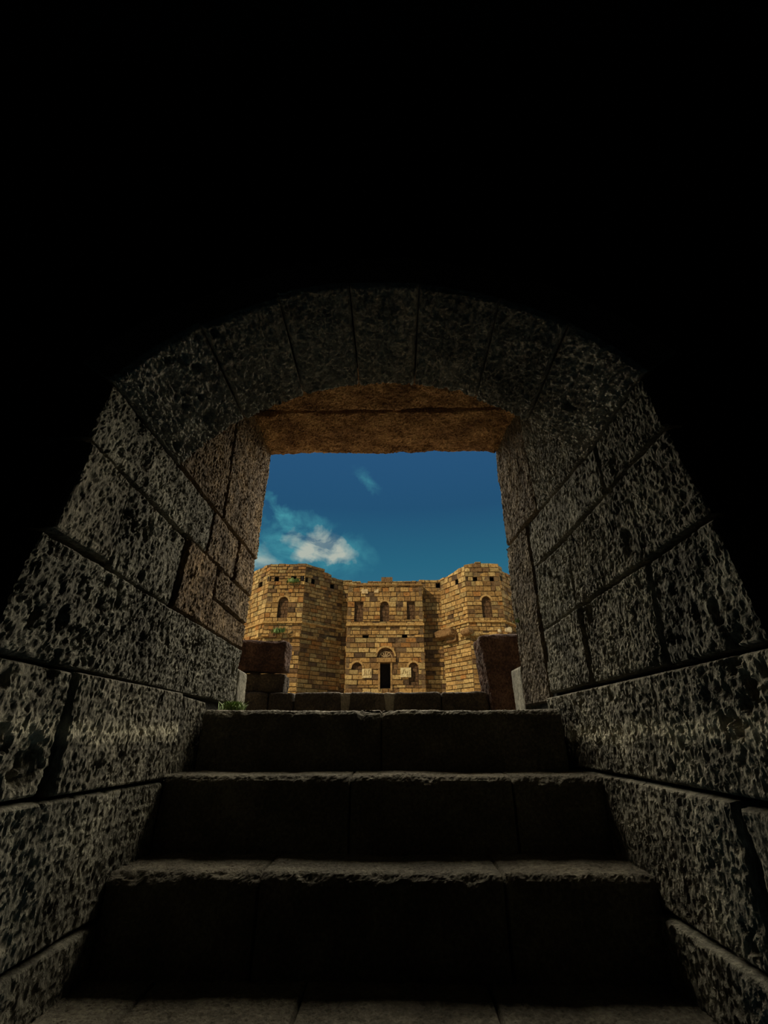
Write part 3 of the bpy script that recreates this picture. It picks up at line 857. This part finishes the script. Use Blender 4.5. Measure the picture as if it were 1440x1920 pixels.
def band(key, z0, z1, proj, tone=GOLD, name='string_course', u0=None, u1=None):
    core, W_, L = faces[key][0]
    a = -.05 if u0 is None else u0; b = L + .05 if u1 is None else u1
    boxes_obj(name, [slabbox(W_, a, b, -proj, .1, z0, z1)], M_FAC, core, tone=tone)


zc = zrow(1165, 40)
for kx_ in ('f2', 'f3', 'f4', 'f8', 'f9', 'f10'): band(kx_, zc - .12, zc + .04, .13)
zc2 = zrow(1170, 41.8); band('f6', zc2 - .16, zc2 + .05, .16)
band('f6', zrow(1098, 41.8), zrow(1096, 41.8), .1, (.45, .27, .1))
# ragged ledge of the fallen floor on both towers
for kx_, s in (('f2', 2), ('f3', 3), ('f4', 4), ('f8', 8), ('f9', 9), ('f10', 10)):
    core, W_, L = faces[kx_][0]; r = random.Random(s); u = 0; zl = zrow(1189, 40)
    while u < L - .1:
        w = r.uniform(.5, 1.1); w = min(w, L - u)
        if r.random() < (.85 if kx_ in ('f2', 'f3', 'f9', 'f10') else .45):
            h = r.uniform(.12, .32); pj = r.uniform(.15, .45)
            v = slabbox(W_, u + .02, u + w - .02, -pj, .1, zl - h + r.uniform(-.08, .08), zl + r.uniform(-.05, .12))
            mesh_obj('broken_ledge_stone', v, BOXF, M_FAC, core, tone=tone_for(10, r, False))
        u += w
# projecting corbel remnants by the right tower
core, W_, L = faces['f8'][0]
for (xa, xb, ya, yb, pj, sd) in ((826, 858, 1187, 1192.5, .9, 1), (842, 860, 1192, 1202, .4, 2), (872, 888, 1183, 1188.5, .6, 3)):
    ua, zt = ufrom(xa, ya, F_, H_); ub, zb_ = ufrom(xb, yb, F_, H_)
    v = slabbox(W_, ua, ub, -pj, .1, zb_, zt); v = [tuple(c) for c in v]
    rough_block('broken_corbel', [v[0], v[1], v[2], v[3], v[4], v[5], v[6], v[7]], M_FAC, core, n=8, rnd=.12, amp=.12, seed=60 + sd, tone=(.33, .20, .085), freq=1.6)

# door lintel, plaques
core, W_, L = faces['f6'][0]
u0, zt = ufrom(706, 1233.7, D_, E_); u1, zb_ = ufrom(742, 1241.6, D_, E_)
boxes_obj('door_lintel', [slabbox(W_, u0, u1, -.12, .3, zb_, zt)], M_FAC, core, tone=(.50, .31, .12))
for xa, xb in ((709, 712.5), (732, 735.5)):
    ua, _ = ufrom(xa, 1260, D_, E_); ub, _ = ufrom(xb, 1260, D_, E_)
    boxes_obj('door_jamb', [slabbox(W_, ua, ub, -.06, .3, zrow(1295, 41.8), zb_)], M_FAC, core, tone=(.50, .32, .13))
ua, zt = ufrom(715, 1082.5, D_, E_); ub, zb_ = ufrom(736, 1089.5, D_, E_)
boxes_obj('merlon_stone', [slabbox(W_, ua, ub, -.05, .6, zb_ - .1, zt)], M_FAC, core, tone=(.30, .19, .09))
# fan window: pale bars in the relieving arch
u0, zb_ = ufrom(711, 1232.5, D_, E_); u1, zt = ufrom(735, 1221, D_, E_); uc = (u0 + u1) / 2; rr = (u1 - u0) / 2; V = []; F = []
segs = [((uc, zb_), (uc + rr * math.cos(a), zb_ + (zt - zb_) * math.sin(a))) for a in (.6, 1.1, 1.57, 2.05, 2.55)]
pts = [(uc + rr * math.cos(a), zb_ + (zt - zb_) * math.sin(a)) for a in np.linspace(0, math.pi, 12)]
segs += list(zip(pts, pts[1:]))
for (a, b) in segs:
    l = math.hypot(b[0] - a[0], b[1] - a[1]); px_, pz_ = -(b[1] - a[1]) / l * .03, (b[0] - a[0]) / l * .03; n = len(V)
    for d in (.2, .26): V += [W_(a[0] + px_, d, a[1] + pz_), W_(b[0] + px_, d, b[1] + pz_), W_(b[0] - px_, d, b[1] - pz_), W_(a[0] - px_, d, a[1] - pz_)]
    F += [tuple(i + n for i in f) for f in BOXF]
mesh_obj('fan_grille', V, F, M_FAC, core, tone=(.75, .55, .30))
r5 = random.Random(5)
for (xa, xb, ya, yb, pr, tn) in ((679, 696.6, 1254, 1271.4, .10, (.95, .78, .42)), (750.6, 770.8, 1252, 1270, .10, (.95, .82, .46)), (678, 690, 1105, 1113, .05, (.9, .7, .4)), (701.5, 710, 1105, 1111.5, .05, (.85, .65, .36))):
    ua, zt = ufrom(xa, ya, D_, E_); ub, zb_ = ufrom(xb, yb, D_, E_)
    pl = boxes_obj('pale_plaque', [slabbox(W_, ua, ub, -pr, .1, zb_, zt)] + [slabbox(W_, ua + (ub - ua) * (.12 + .2 * i) , ua + (ub - ua) * (.12 + .2 * i + .12), -pr - .035, -pr, zb_ + (zt - zb_) * r5.uniform(.12, .4), zb_ + (zt - zb_) * r5.uniform(.55, .88)) for i in range(4) if (xb - xa) > 15], M_FAC, core, tone=tn)
    pl['label'] = 'pale carved stone panel' if xb - xa > 15 else 'pale inset stone'
# rubble stones lying on the right tower ledge
core9, W9, L9 = faces['f9'][0]
for i, (xa, xb, ya, yb) in enumerate(((932, 938, 1181.5, 1188), (944, 958, 1179, 1187))):
    ua, zt = ufrom(xa, ya, H_, I_); ub, zb_ = ufrom(xb, yb, H_, I_)
    v = slabbox(W9, ua, ub, -.55, -.2, zb_, zt); c = np.mean(v, 0)
    o = rough_block('rubble_stone', v, M_FAC, n=8, rnd=.1, amp=.10, seed=90 + i, tone=(.80, .70, .48), freq=2.5, origin=(float(c[0]), float(c[1]), float(min(p[2] for p in v))))
    tag(o, ['small round pale stone on the ledge of the right tower', 'long pale fallen stone on the ledge of the right tower'][i], 'stone')
core3, W3, L3 = faces['f3'][0]
p = W3(ufrom(550, 1090, B_, C_)[0], -.15, ufrom(550, 1093, B_, C_)[1])
weed('wall_shrub', p, 90, .75, 'small green shrub growing near the top of the left tower', 3)
p = W3(ufrom(523, 1184, B_, C_)[0], -.4, ufrom(523, 1188, B_, C_)[1])
weed('wall_shrub', p, 90, .8, 'low dark shrub on the ledge of the left tower', 4)
